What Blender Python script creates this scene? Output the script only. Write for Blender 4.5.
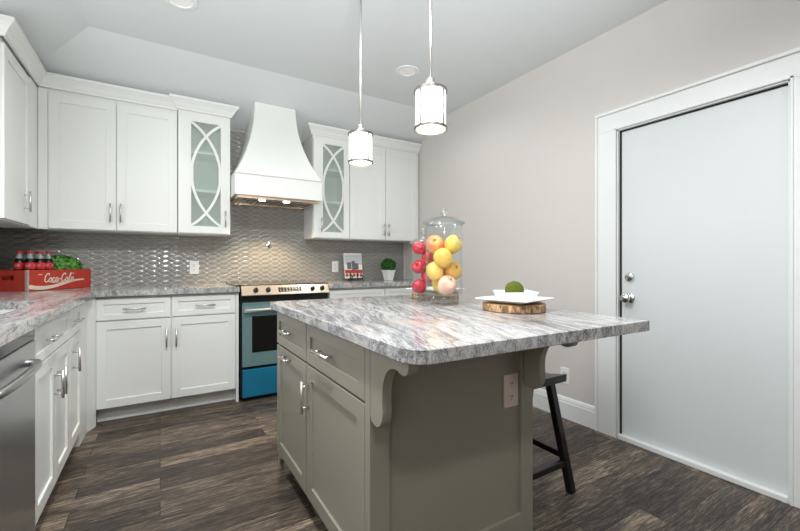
import bpy, bmesh, math, random
from mathutils import Vector, Matrix
R = math.radians
random.seed(7)
for o in list(bpy.data.objects):
    bpy.data.objects.remove(o)
scene = bpy.context.scene
COL = scene.collection

# ------------------------------------------------------------------ camera
cam_d = bpy.data.cameras.new('camera')
cam = bpy.data.objects.new('camera', cam_d)
COL.objects.link(cam)
cam.location = (0, 0, 1.14)
cam.rotation_euler = (R(90), 0, R(-31.4))
cam_d.sensor_width = 36
cam_d.lens = 393 / 800 * 36
cam_d.shift_y = -2.5 / 800
cam_d.clip_start = 0.02
scene.camera = cam

# ------------------------------------------------------------------ world, lights, exposure
w = bpy.data.worlds.new('world')
scene.world = w
w.use_nodes = True
w.node_tree.nodes['Background'].inputs[0].default_value = (0.93, 0.97, 1.0, 1)
w.node_tree.nodes['Background'].inputs[1].default_value = 0.45


def area(name, loc, rot, sx, sy, power, col=(1, 1, 1)):
    d = bpy.data.lights.new(name, 'AREA')
    d.shape = 'RECTANGLE'
    d.size, d.size_y = sx, sy
    d.energy = power
    d.color = col
    o = bpy.data.objects.new(name, d)
    COL.objects.link(o)
    o.location = loc
    o.rotation_euler = rot
    return o


# daylight through the window over the sink (left wall, outside the frame)
area('sink_window_daylight', (-1.12, 1.95, 1.7), (0, R(-90), 0), 1.1, 1.8, 9, (0.96, 0.985, 1.0))
area('side_fill_light', (-1.12, -0.7, 1.7), (0, R(-90), 0), 1.1, 2.0, 10, (0.96, 0.985, 1.0))  # added fill from the unseen rear left, no known window there
# added spot behind the camera, aimed up so the ceiling bounces fill light
d = bpy.data.lights.new('ceiling_fill_spot', 'SPOT')
d.energy = 285
d.color = (.97, .99, 1.0)
d.spot_size = R(100)
d.spot_blend = 1.0
d.shadow_soft_size = 0.3
fl = bpy.data.objects.new('ceiling_fill_spot', d)
COL.objects.link(fl)
fl.location = (0.1, -0.3, 1.5)
fl.rotation_euler = (Vector((0.6, 1.1, 2.68)) - fl.location).to_track_quat('-Z', 'Y').to_euler()

scene.view_settings.view_transform = 'Standard'
scene.view_settings.look = 'None'
scene.view_settings.gamma = 1
scene.view_settings.use_curve_mapping = False
scene.view_settings.exposure = 0.27
try:
    scene.cycles.use_denoising = True
    scene.cycles.max_bounces = 10
    scene.cycles.transparent_max_bounces = 16
    scene.cycles.caustics_reflective = False
    scene.cycles.caustics_refractive = False
    scene.cycles.sample_clamp_indirect = 6
except Exception:
    pass


# ------------------------------------------------------------------ materials
def srgb(r, g, b):
    def f(c):
        c /= 255
        return c / 12.92 if c <= 0.04045 else ((c + 0.055) / 1.055) ** 2.4
    return (f(r), f(g), f(b), 1)


class NT:
    def __init__(s, name):
        s.m = bpy.data.materials.new(name)
        s.m.use_nodes = True
        s.t = s.m.node_tree
        s.b = s.t.nodes['Principled BSDF']
        s.out = s.t.nodes['Material Output']

    def n(s, typ, **kw):
        nd = s.t.nodes.new(typ)
        for k, v in kw.items():
            if k in nd.inputs.keys():
                s.set(nd.inputs[k], v)
            else:
                setattr(nd, k, v)
        return nd

    def set(s, inp, v):
        if isinstance(v, bpy.types.NodeSocket):
            s.t.links.new(v, inp)
        else:
            inp.default_value = v

    def l(s, a, b):
        s.t.links.new(a, b)

    def math(s, op, a, b=None):
        nd = s.t.nodes.new('ShaderNodeMath')
        nd.operation = op
        s.set(nd.inputs[0], a)
        if b is not None:
            s.set(nd.inputs[1], b)
        return nd.outputs[0]

    def ramp(s, fac, stops, interp='LINEAR'):
        nd = s.t.nodes.new('ShaderNodeValToRGB')
        nd.color_ramp.interpolation = interp
        e = nd.color_ramp.elements
        while len(e) < len(stops):
            e.new(0.5)
        for i, (p, c) in enumerate(stops):
            e[i].position = p
            e[i].color = c if len(c) == 4 else (*c, 1)
        s.l(fac, nd.inputs[0])
        return nd.outputs[0]

    def mix(s, fac, a, b, blend='MIX'):
        nd = s.t.nodes.new('ShaderNodeMix')
        nd.data_type = 'RGBA'
        nd.blend_type = blend
        s.set(nd.inputs[0], fac)
        s.set(nd.inputs[6], a)
        s.set(nd.inputs[7], b)
        return nd.outputs[2]

    def coord(s, scale=(1, 1, 1), rot=(0, 0, 0), kind='Object', loc=(0, 0, 0)):
        tc = s.t.nodes.new('ShaderNodeTexCoord')
        mp = s.t.nodes.new('ShaderNodeMapping')
        s.l(tc.outputs[kind], mp.inputs[0])
        mp.inputs['Scale'].default_value = scale
        mp.inputs['Rotation'].default_value = rot
        mp.inputs['Location'].default_value = loc
        return mp.outputs[0]

    def noise(s, vec, scale, detail=4, rough=0.5, dist=0.0):
        nd = s.t.nodes.new('ShaderNodeTexNoise')
        s.l(vec, nd.inputs['Vector'])
        nd.inputs['Scale'].default_value = scale
        nd.inputs['Detail'].default_value = detail
        nd.inputs['Roughness'].default_value = rough
        nd.inputs['Distortion'].default_value = dist
        return nd.outputs[0]

    def bump(s, height, strength=0.3, dist=0.01):
        nd = s.t.nodes.new('ShaderNodeBump')
        nd.inputs['Strength'].default_value = strength
        nd.inputs['Distance'].default_value = dist
        s.l(height, nd.inputs['Height'])
        s.l(nd.outputs[0], s.b.inputs['Normal'])


def plain(name, col, rough=0.5, metal=0.0, var=0.03, scale=30, spec=0.5, coat=0.0):
    """a plain surface with a trace of mottling"""
    t = NT(name)
    v = t.coord()
    f = t.noise(v, scale, 3)
    c2 = tuple(min(1, c * (1 - var)) for c in col[:3]) + (1,)
    t.l(t.mix(f, c2, col), t.b.inputs['Base Color'])
    t.b.inputs['Roughness'].default_value = rough
    t.b.inputs['Metallic'].default_value = metal
    t.b.inputs['Specular IOR Level'].default_value = spec
    t.b.inputs['Coat Weight'].default_value = coat
    return t.m


def emit(name, col, strength):
    t = NT(name)
    t.b.inputs['Base Color'].default_value = col
    t.b.inputs['Emission Color'].default_value = col
    t.b.inputs['Emission Strength'].default_value = strength
    return t.m


M = {}
M['white'] = plain('white_cabinet_paint', srgb(236, 238, 234), 0.35, var=0.01)
M['trimwhite'] = plain('white_trim_paint', srgb(232, 234, 233), 0.4, var=0.01)
M['door'] = plain('white_door_paint', srgb(214, 220, 220), 0.4, var=0.01)
M['wall'] = plain('warm_grey_wall_paint', srgb(212, 208, 203), 0.7, var=0.015, scale=60)
M['ceiling'] = plain('ceiling_paint', srgb(222, 226, 227), 0.8, var=0.01, scale=60)
M['grey'] = plain('greige_cabinet_paint', srgb(152, 148, 135), 0.4, var=0.02)
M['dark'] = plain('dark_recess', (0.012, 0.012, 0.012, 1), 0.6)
M['black'] = plain('black_paint', (0.008, 0.008, 0.009, 1), 0.32)
M['blackglass'] = plain('black_glass', (0.006, 0.006, 0.007, 1), 0.06)
M['nickel'] = plain('brushed_nickel', (0.74, 0.72, 0.69, 1), 0.34, 1.0)
M['ringmetal'] = plain('dark_nickel_ring', (0.26, 0.235, 0.21, 1), 0.35, 1.0)
M['chrome'] = plain('polished_chrome', (0.75, 0.74, 0.72, 1), 0.1, 1.0)
M['porcelain'] = plain('white_porcelain', srgb(246, 247, 247), 0.12, var=0.005)
M['plastic'] = plain('white_plastic', srgb(240, 240, 238), 0.3, var=0.005)
M['almond'] = plain('pale_plastic', srgb(226, 208, 198), 0.35, var=0.005)
M['slot'] = plain('dark_slot', (0.03, 0.03, 0.03, 1), 0.5)
M['bluefilm'] = plain('blue_protective_film', srgb(26, 116, 148), 0.25, var=0.08, scale=8)
M['red'] = plain('red_paint', srgb(205, 66, 50), 0.55, var=0.3, scale=25)
M['cream'] = plain('cream_paint', srgb(240, 222, 205), 0.5, var=0.1)
M['labelred'] = plain('red_label', srgb(205, 40, 48), 0.45)
M['labelwhite'] = plain('white_label', srgb(240, 236, 232), 0.45)
M['cola'] = plain('dark_cola', srgb(28, 12, 10), 0.06)
M['clearglass_bottle'] = plain('pale_bottle_glass', srgb(150, 165, 158), 0.05)
M['leaf'] = plain('green_leaf', srgb(112, 180, 78), 0.5, var=0.45, scale=40)
M['leafdark'] = plain('boxwood_leaf', srgb(48, 112, 30), 0.5, var=0.6, scale=50)
M['soil'] = plain('soil', srgb(45, 35, 26), 0.9, var=0.4)
M['stem'] = plain('brown_stem', srgb(74, 52, 30), 0.7)
M['warmlamp'] = emit('warm_lamp', (1, 0.82, 0.6, 1), 12)
M['shade'] = emit('lit_white_glass', (1.0, 0.975, 0.94, 1), 1.1)
M['can'] = emit('recessed_lamp', (.8, 0.78, 0.76, 1), 0.12)


def stainless(name, col, rough, axis):
    t = NT(name)
    sc = [2, 2, 2]
    sc[axis] = 260
    f = t.noise(t.coord(tuple(sc)), 1.0, 2)
    t.l(t.mix(f, tuple(c * 0.85 for c in col[:3]) + (1,), col), t.b.inputs['Base Color'])
    t.b.inputs['Metallic'].default_value = 1
    t.b.inputs['Roughness'].default_value = rough
    t.bump(f, 0.04, 0.001)
    return t.m


M['steel'] = stainless('stainless_steel', (0.56, 0.56, 0.57, 1), 0.3, 2)
M['steelwarmlit'] = stainless('warm_lit_stainless_steel', (0.95, 0.76, 0.58, 1), 0.25, 2)  # steel tinted copper, painting in the warm lamp light it reflects
M['steelteal'] = plain('teal_filmed_steel', srgb(122, 158, 158), 0.3, 0.35, var=.05)


def floor_mat():
    t = NT('dark_hardwood_planks')
    v = t.coord()
    br = t.n('ShaderNodeTexBrick')
    t.l(v, br.inputs['Vector'])
    br.offset = 0.37
    br.inputs['Color1'].default_value = (0, 0, 0, 1)
    br.inputs['Color2'].default_value = (1, 1, 1, 1)
    br.inputs['Mortar'].default_value = (0.5, 0.5, 0.5, 1)
    br.inputs['Scale'].default_value = 1
    br.inputs['Mortar Size'].default_value = 0.0016
    br.inputs['Mortar Smooth'].default_value = 0.1
    br.inputs['Bias'].default_value = 0
    br.inputs['Brick Width'].default_value = 0.95
    br.inputs['Row Height'].default_value = 0.122
    plank = br.outputs['Color']
    # shift the grain per plank
    add = t.n('ShaderNodeVectorMath', operation='MULTIPLY_ADD')
    t.l(plank, add.inputs[0])
    add.inputs[1].default_value = (7.3, 3.1, 5.7)
    t.l(v, add.inputs[2])
    mp = t.n('ShaderNodeMapping')
    t.l(add.outputs[0], mp.inputs[0])
    mp.inputs['Scale'].default_value = (2.2, 42, 1)
    g1 = t.noise(mp.outputs[0], 1.6, 8, 0.68, 0.6)
    mp2 = t.n('ShaderNodeMapping')
    t.l(add.outputs[0], mp2.inputs[0])
    mp2.inputs['Scale'].default_value = (9, 120, 1)
    g2 = t.noise(mp2.outputs[0], 1.5, 6, 0.7, 0.3)
    mp3 = t.n('ShaderNodeMapping')
    t.l(add.outputs[0], mp3.inputs[0])
    mp3.inputs['Scale'].default_value = (1.5, 5, 1)
    g3 = t.noise(mp3.outputs[0], 1.5, 4, 0.6, 0.5)
    grain = t.math('ADD', t.math('MULTIPLY', g1, 0.42), t.math('MULTIPLY', g2, 0.78))
    tone = t.math('ADD', t.math('MULTIPLY', plank, 0.16), t.math('MULTIPLY', g3, 0.32))
    f = t.math('ADD', grain, t.math('SUBTRACT', tone, 0.34))
    c = t.ramp(f, [(0.32, srgb(32, 28, 25)), (0.43, srgb(62, 54, 48)), (0.52, srgb(92, 81, 71)),
                   (0.61, srgb(138, 123, 106)), (0.72, srgb(192, 176, 152))])
    warm = t.ramp(g3, [(0.58, (0, 0, 0, 1)), (0.75, (0.35, 0.35, 0.35, 1))])
    c = t.mix(warm, c, srgb(96, 62, 46))
    c = t.mix(br.outputs['Fac'], c, srgb(18, 15, 13))
    t.l(c, t.b.inputs['Base Color'])
    t.b.inputs['Roughness'].default_value = 0.42
    t.b.inputs['Specular IOR Level'].default_value = 0.4
    h = t.math('SUBTRACT', grain, br.outputs['Fac'])
    t.bump(h, 0.35, 0.004)
    return t.m


M['floor'] = floor_mat()


def granite(name, rot, dark=0.0):
    t = NT(name)
    v = t.coord((1, 1, 1), (0, 0, rot))
    warp = t.n('ShaderNodeTexNoise', Scale=1.5, Detail=3.0)
    t.l(v, warp.inputs['Vector'])
    ma = t.n('ShaderNodeVectorMath', operation='MULTIPLY_ADD')
    t.l(warp.outputs['Color'], ma.inputs[0])
    ma.inputs[1].default_value = (0.17, 0.17, 0.1)
    t.l(v, ma.inputs[2])
    def stretched(sx, sy, detail, rough, dist):
        mp = t.n('ShaderNodeMapping')
        t.l(ma.outputs[0], mp.inputs[0])
        mp.inputs['Scale'].default_value = (sx, sy, sx * .5)
        return t.noise(mp.outputs[0], 1.0, detail, rough, dist)
    fine = stretched(46, 7, 8, 0.72, 0.3)
    broad = stretched(13, 2.0, 5, 0.6, 0.5)
    thin = stretched(17, 1.7, 6, 0.6, 0.8)
    speck = t.noise(v, 210, 3, 0.75)
    f = t.math('ADD', t.math('ADD', t.math('MULTIPLY', fine, 0.46), t.math('MULTIPLY', broad, 0.24)), t.math('MULTIPLY', speck, 0.36))
    base = t.ramp(f, [(0.36, srgb(64, 66, 72)), (0.46, srgb(120, 122, 126)), (0.52, srgb(172, 172, 172)), (0.60, srgb(206, 205, 202)), (0.70, srgb(224, 222, 218))])
    # thin dark veins where the stretched noise crosses its middle
    d = t.math('ABSOLUTE', t.math('SUBTRACT', thin, 0.5))
    vein = t.ramp(d, [(0.0, (0.7, 0.7, 0.7, 1)), (0.03, (0, 0, 0, 1))])
    base = t.mix(vein, base, srgb(84, 82, 88))
    pk = t.ramp(t.noise(v, 3.4, 3, 0.5), [(0.58, (0, 0, 0, 1)), (0.70, (0.42, 0.42, 0.42, 1))])
    base = t.mix(pk, base, srgb(196, 166, 150))
    t.l(base, t.b.inputs['Base Color'])
    t.b.inputs['Roughness'].default_value = 0.14
    t.b.inputs['Specular IOR Level'].default_value = 0.32
    return t.m


M['granite'] = granite('grey_white_granite', R(12))
M['granite2'] = granite('grey_white_granite_perimeter', R(4))


def tile_mat():
    t = NT('grey_lens_glass_tile')
    tc = t.n('ShaderNodeTexCoord')
    sp = t.n('ShaderNodeSeparateXYZ')
    t.l(tc.outputs['Object'], sp.inputs[0])
    u = t.math('ADD', sp.outputs[0], sp.outputs[1])
    z = sp.outputs[2]
    P = 0.044
    W = 0.19
    wav = t.math('MULTIPLY', t.math('COSINE', t.math('MULTIPLY', u, 2 * math.pi / W)), P / 2)
    a = t.math('ABSOLUTE', t.math('SINE', t.math('MULTIPLY', t.math('ADD', z, wav), math.pi / P)))
    b = t.math('ABSOLUTE', t.math('SINE', t.math('MULTIPLY', t.math('SUBTRACT', z, wav), math.pi / P)))
    m = t.math('MINIMUM', a, b)
    h = t.math('POWER', t.math('MULTIPLY', a, b), 0.55)
    gr = t.ramp(m, [(0.02, (1, 1, 1, 1)), (0.12, (0, 0, 0, 1))])
    n = t.noise(t.coord(), 9, 3)
    c = t.mix(n, srgb(134, 133, 127), srgb(150, 149, 143))
    c = t.mix(gr, c, srgb(186, 184, 176))
    t.l(c, t.b.inputs['Base Color'])
    t.b.inputs['Roughness'].default_value = 0.09
    t.b.inputs['Specular IOR Level'].default_value = 0.75
    t.bump(h, 0.62, 0.006)
    return t.m


M['tile'] = tile_mat()


def clear_glass(name, tint=(0.97, 0.985, 0.98, 1), ior=1.45, extra=0.0):
    """thin-walled glass: sees through, mirrors at grazing angles"""
    t = NT(name)
    t.t.nodes.remove(t.b)
    tr = t.n('ShaderNodeBsdfTransparent', Color=tint)
    gl = t.n('ShaderNodeBsdfGlossy', Roughness=0.03)
    fr = t.n('ShaderNodeLayerWeight', Blend=0.5)
    mx = t.n('ShaderNodeMixShader')
    edge = t.math('MULTIPLY', t.math('POWER', fr.outputs['Facing'], 2.5), ior - 1.0)
    t.l(t.math('ADD', edge, .025 + extra), mx.inputs[0])
    t.l(tr.outputs[0], mx.inputs[1])
    t.l(gl.outputs[0], mx.inputs[2])
    t.l(mx.outputs[0], t.out.inputs[0])
    return t.m


M['jarglass'] = clear_glass('clear_jar_glass', (.96, .98, .975, 1), ior=1.75, extra=.02)
M['ballglass'] = clear_glass('thick_clear_glass', (.90, .93, .93, 1), ior=2.0, extra=0.10)


def solid_glass():
    t = NT('solid_clear_glass')
    t.b.inputs['Base Color'].default_value = (0.98, 0.99, 0.99, 1)
    t.b.inputs['Roughness'].default_value = 0.02
    t.b.inputs['Transmission Weight'].default_value = 1.0
    t.b.inputs['IOR'].default_value = 1.45
    return t.m


M['solidglass'] = solid_glass()


def seeded_glass():
    t = NT('seeded_cabinet_glass')
    v = t.coord((1, 1, 0.6))
    n = t.noise(v, 70, 3, 0.6)
    t.b.inputs['Base Color'].default_value = srgb(226, 234, 229)
    t.b.inputs['Roughness'].default_value = 0.12
    t.bump(n, 0.25, 0.003)
    tr = t.n('ShaderNodeBsdfTransparent', Color=srgb(244, 250, 246))
    mx = t.n('ShaderNodeMixShader')
    mx.inputs[0].default_value = 0.24
    t.l(tr.outputs[0], mx.inputs[1])
    t.l(t.b.outputs[0], mx.inputs[2])
    t.l(mx.outputs[0], t.out.inputs[0])
    return t.m


M['seedglass'] = seeded_glass()


def bark_mat():
    t = NT('wood_slice_bark')
    n = t.noise(t.coord((1, 1, 0.35)), 75, 5, 0.7)
    t.l(t.ramp(n, [(0.3, srgb(76, 54, 38)), (0.46, srgb(142, 108, 76)), (0.62, srgb(208, 174, 132))]), t.b.inputs['Base Color'])
    t.b.inputs['Roughness'].default_value = 0.85
    t.bump(n, 0.8, 0.006)
    return t.m


M['bark'] = bark_mat()


def ring_wood():
    t = NT('cut_wood_face')
    wv = t.n('ShaderNodeTexWave', wave_type='RINGS', rings_direction='Z', Scale=22.0, Distortion=2.0)
    t.l(t.coord(), wv.inputs['Vector'])
    t.l(t.mix(wv.outputs['Fac'], srgb(186, 148, 104), srgb(216, 184, 140)), t.b.inputs['Base Color'])
    t.b.inputs['Roughness'].default_value = 0.7
    return t.m


M['ringwood'] = ring_wood()


def fruit_mat(name, a, b, scale=9, thr=0.5):
    t = NT(name)
    n = t.noise(t.coord(), scale, 3, 0.6, 0.4)
    sp = t.noise(t.coord((1, 1, 1), loc=(5, 2, 1)), 190, 2, 0.5)
    c = t.ramp(n, [(thr - 0.12, a), (thr + 0.12, b)])
    c = t.mix(t.ramp(sp, [(0.66, (0, 0, 0, 1)), (0.72, (0.35, 0.35, 0.35, 1))]), c, srgb(250, 225, 170))
    t.l(c, t.b.inputs['Base Color'])
    t.b.inputs['Roughness'].default_value = 0.25
    return t.m


M['redapple'] = fruit_mat('red_apple_skin', srgb(186, 16, 42), srgb(214, 48, 70), 12, 0.52)
M['pinkapple'] = fruit_mat('red_pink_apple_skin', srgb(200, 30, 48), srgb(236, 120, 92), 9, 0.6)
M['yellowapple'] = fruit_mat('yellow_apple_skin', srgb(244, 214, 112), srgb(238, 190, 82), 8)
M['blushapple'] = fruit_mat('blushing_apple_skin', srgb(232, 132, 96), srgb(240, 190, 104), 12, 0.5)
M['orangeapple'] = fruit_mat('orange_apple_skin', srgb(238, 192, 84), srgb(230, 162, 74), 8)
M['paleapple'] = fruit_mat('pale_pink_apple_skin', srgb(250, 196, 176), srgb(252, 226, 196), 9)
M['moss'] = plain('moss', srgb(104, 118, 30), 0.95, var=0.6, scale=180)


# ------------------------------------------------------------------ mesh helpers
def box(bm, x0, x1, y0, y1, z0, z1, bev=0.0, seg=1):
    x0, x1 = sorted((x0, x1)); y0, y1 = sorted((y0, y1)); z0, z1 = sorted((z0, z1))
    vs = [bm.verts.new(p) for p in ((x0, y0, z0), (x1, y0, z0), (x1, y1, z0), (x0, y1, z0),
                                    (x0, y0, z1), (x1, y0, z1), (x1, y1, z1), (x0, y1, z1))]
    fs = [bm.faces.new([vs[i] for i in q]) for q in ((0, 3, 2, 1), (4, 5, 6, 7), (0, 1, 5, 4), (1, 2, 6, 5), (2, 3, 7, 6), (3, 0, 4, 7))]
    if bev > 0:
        es = list({e for f in fs for e in f.edges})
        bmesh.ops.bevel(bm, geom=es, offset=bev, segments=seg, affect='EDGES', profile=0.5)


def prism(bm, pts, axis, a0, a1):
    """pts: 2D outline, extruded along axis from a0 to a1. axis 'x': pts=(y,z); 'y': (x,z); 'z': (x,y)"""
    def P(p, a):
        return {'x': (a, p[0], p[1]), 'y': (p[0], a, p[1]), 'z': (p[0], p[1], a)}[axis]
    A = [bm.verts.new(P(p, a0)) for p in pts]
    B = [bm.verts.new(P(p, a1)) for p in pts]
    fs = [bm.faces.new(A), bm.faces.new(B)]
    n = len(pts)
    for i in range(n):
        fs.append(bm.faces.new((A[i], A[(i + 1) % n], B[(i + 1) % n], B[i])))
    bmesh.ops.recalc_face_normals(bm, faces=fs)


def tube(bm, pts, r, seg=12, caps=True):
    pts = [Vector(p) for p in pts]
    rings = []
    up = None
    for i, p in enumerate(pts):
        if i == 0:
            d = pts[1] - p
        elif i == len(pts) - 1:
            d = p - pts[i - 1]
        else:
            d = (pts[i + 1] - p).normalized() + (p - pts[i - 1]).normalized()
        d.normalize()
        if up is None:
            up = Vector((0, 0, 1)) if abs(d.z) < 0.9 else Vector((1, 0, 0))
        s = d.cross(up).normalized()
        u = s.cross(d).normalized()
        up = u
        rr = r[i] if isinstance(r, (list, tuple)) else r
        rings.append([bm.verts.new(p + s * math.cos(2 * math.pi * k / seg) * rr + u * math.sin(2 * math.pi * k / seg) * rr) for k in range(seg)])
    for a, b in zip(rings, rings[1:]):
        for k in range(seg):
            f = bm.faces.new((a[k], a[(k + 1) % seg], b[(k + 1) % seg], b[k]))
            f.smooth = True
    if caps:
        bm.faces.new(rings[0][::-1])
        bm.faces.new(rings[-1])


def lathe(bm, prof, seg=32, c=(0, 0, 0), close=False, smooth=True):
    """prof: list of (r, z)"""
    rings = []
    for r, z in prof:
        if r < 1e-6:
            rings.append([bm.verts.new((c[0], c[1], c[2] + z))])
        else:
            rings.append([bm.verts.new((c[0] + r * math.cos(2 * math.pi * k / seg), c[1] + r * math.sin(2 * math.pi * k / seg), c[2] + z)) for k in range(seg)])
    prs = list(zip(rings, rings[1:]))
    if close:
        prs.append((rings[-1], rings[0]))
    fs = []
    for a, b in prs:
        if len(a) == 1 and len(b) == 1:
            continue
        for k in range(seg):
            k2 = (k + 1) % seg
            if len(a) == 1:
                f = bm.faces.new((a[0], b[k2], b[k]))
            elif len(b) == 1:
                f = bm.faces.new((a[k], a[k2], b[0]))
            else:
                f = bm.faces.new((a[k], a[k2], b[k2], b[k]))
            f.smooth = smooth
            fs.append(f)
    bmesh.ops.recalc_face_normals(bm, faces=fs)


def spline(pts, n=8):
    out = []
    P = [Vector(p) for p in pts]
    for i in range(len(P) - 1):
        p0 = P[max(i - 1, 0)]; p1 = P[i]; p2 = P[i + 1]; p3 = P[min(i + 2, len(P) - 1)]
        for k in range(n):
            t = k / n
            out.append(0.5 * ((2 * p1) + (p2 - p0) * t + (2 * p0 - 5 * p1 + 4 * p2 - p3) * t * t + (3 * p1 - p0 - 3 * p2 + p3) * t ** 3))
    out.append(P[-1])
    return out


def sweep(bm, path, prof):
    """sweep profile (outward offset, z) along an open path of xy points with mitred corners; outward = right-hand side"""
    n = len(path)
    rings = []
    for i, p in enumerate(path):
        p = Vector(p)
        if i > 0:
            d0 = (p - Vector(path[i - 1])).normalized()
        if i < n - 1:
            d1 = (Vector(path[i + 1]) - p).normalized()
        if i == 0:
            d0 = d1
        if i == n - 1:
            d1 = d0
        n0 = Vector((d0.y, -d0.x)); n1 = Vector((d1.y, -d1.x))
        m = (n0 + n1)
        m = m / max(1e-6, m.dot(n0))
        rings.append([bm.verts.new((p.x + m.x * o, p.y + m.y * o, z)) for o, z in prof])
    fs = []
    k = len(prof)
    for a, b in zip(rings, rings[1:]):
        for j in range(k):
            fs.append(bm.faces.new((a[j], a[(j + 1) % k], b[(j + 1) % k], b[j])))
    fs.append(bm.faces.new(rings[0]))
    fs.append(bm.faces.new(rings[-1]))
    bmesh.ops.recalc_face_normals(bm, faces=fs)


def ribbon(bm, pts, width, to3d):
    """a painted brush stroke: flat strip along 2D points; width may taper"""
    P = [Vector(p) for p in pts]
    L = []; Rr = []
    n = len(P)
    for i, p in enumerate(P):
        d = (P[min(i + 1, n - 1)] - P[max(i - 1, 0)])
        d = d.normalized() if d.length > 1e-9 else Vector((1, 0))
        nn = Vector((-d.y, d.x))
        wd = width[i] if isinstance(width, list) else width
        L.append(bm.verts.new(to3d(p + nn * wd / 2)))
        Rr.append(bm.verts.new(to3d(p - nn * wd / 2)))
    for i in range(n - 1):
        bm.faces.new((L[i], Rr[i], Rr[i + 1], L[i + 1]))


def mesh_obj(name, bm, mat, parent=None, loc=None, rot=None, mats=None):
    for e_ in bm.edges:
        if len(e_.link_faces) == 2 and e_.calc_face_angle(0) > 0.7:
            e_.smooth = False
    me = bpy.data.meshes.new(name)
    bm.to_mesh(me)
    bm.free()
    for m_ in (mats or [mat]):
        me.materials.append(M[m_] if isinstance(m_, str) else m_)
    o = bpy.data.objects.new(name, me)
    COL.objects.link(o)
    if parent:
        o.parent = parent
    if loc:
        o.location = loc
    if rot:
        o.rotation_euler = rot
    return o


def B():
    return bmesh.new()


def thing(name, label, cat, loc=(0, 0, 0), rz=0, group=None):
    o = bpy.data.objects.new(name, None)
    COL.objects.link(o)
    o.empty_display_size = 0.05
    o.location = loc
    o.rotation_euler = (0, 0, rz)
    return tag(o, label, cat, group)


def tag(o, label, cat, group=None):
    o['label'] = label
    o['category'] = cat
    if group:
        o['group'] = group
    return o


def structure(name, bm, mat, label=None, cat=None):
    o = mesh_obj(name, bm, mat)
    o['kind'] = 'structure'
    if label:
        tag(o, label, cat)
    return o


def part_box(name, mat, parent, *a, bev=0.0015, seg=1):
    bm = B()
    box(bm, *a, bev=bev, seg=seg)
    return mesh_obj(name, bm, mat, parent)


# ------------------------------------------------------------------ the room
XL, XR, YB, ZC = -1.03, 2.55, 4.055, 2.685
ZT = 0.945                       # perimeter worktop height
ZW = 2.41                        # wall height where the sloped ceiling starts
CX, CY = -0.40, 3.25             # creases of the flat ceiling
YN = -2.4                        # where the built room ends behind the camera

bm = B(); box(bm, XL - 0.12, XR + 0.12, YN, YB + 0.1, -0.08, 0.0)
structure('floor', bm, 'floor', 'dark brown and grey hand scraped hardwood plank floor', 'floor')

bm = B()
def quad(bm, *ps):
    return bm.faces.new([bm.verts.new(p) for p in ps])
def slab(bm, ps, up=0.08):
    a = [bm.verts.new(p) for p in ps]
    b = [bm.verts.new((p[0], p[1], p[2] + up)) for p in ps]
    fs = [bm.faces.new(a), bm.faces.new(b)]
    n = len(ps)
    for i in range(n):
        fs.append(bm.faces.new((a[i], a[(i + 1) % n], b[(i + 1) % n], b[i])))
    bmesh.ops.recalc_face_normals(bm, faces=fs)
slab(bm, [(CX, YN, ZC), (XR + .1, YN, ZC), (XR + .1, CY, ZC), (CX, CY, ZC)])
slab(bm, [(CX, CY, ZC), (XR + .1, CY, ZC), (XR + .1, YB + .02, ZW), (XL, YB + .02, ZW)])
slab(bm, [(XL, YN, ZW), (CX, YN, ZC), (CX, CY, ZC), (XL, YB + .02, ZW)])
structure('ceiling', bm, 'ceiling', 'white ceiling with sloped sides above the wall cabinets', 'ceiling')

bm = B(); box(bm, XL - 0.1, XR + 0.1, YB, YB + 0.1, 0, ZW + .06)
structure('wall_back', bm, 'wall')
bm = B(); box(bm, XL + .012, XR - 0.03, YB - 0.012, YB, ZT, 2.405)
structure('trim_1', bm, 'tile', 'glossy grey wave pattern tile backsplash on the back wall', 'backsplash')

# left wall: solid behind the cabinets, window opening over the sink
bm = B()
box(bm, XL - 0.1, XL, 2.90, YB + .1, 0, ZW + .04)
box(bm, XL - 0.1, XL, YN, 2.90, 0, 1.12)
box(bm, XL - 0.1, XL, YN, 2.90, 2.28, ZW + .04)
box(bm, XL - 0.1, XL, 0.55, 1.0, 1.12, 2.28)
structure('wall_left', bm, 'wall')
bm = B()
box(bm, XL, XL + 0.012, 2.92, YB, ZT, 1.40)
box(bm, XL, XL + 0.012, 1.40, 2.92, ZT, 1.11)
structure('trim_2', bm, 'tile', 'glossy grey wave pattern tile on the wall behind the sink', 'backsplash')

bm = B(); box(bm, XL - 0.1, XR + 0.1, YN - .1, YN, 0, 2.75)
structure('wall_rear_blocker', bm, plain('taupe_light_blocker', srgb(92, 80, 66), .8))  # unseen dark wall, put in to keep the island end panel dim

# right wall with a door opening
DY0, DY1, DZ = 0.634, 1.437, 1.995
bm = B()
box(bm, XR, XR + 0.1, DY1 + .022, YB + .1, 0, 2.75)
box(bm, XR, XR + 0.1, YN, DY0 - .022, 0, 2.75)
box(bm, XR, XR + 0.1, DY0 - .022, DY1 + .022, DZ + .02, 2.75)
structure('wall_right', bm, 'wall')

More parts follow.
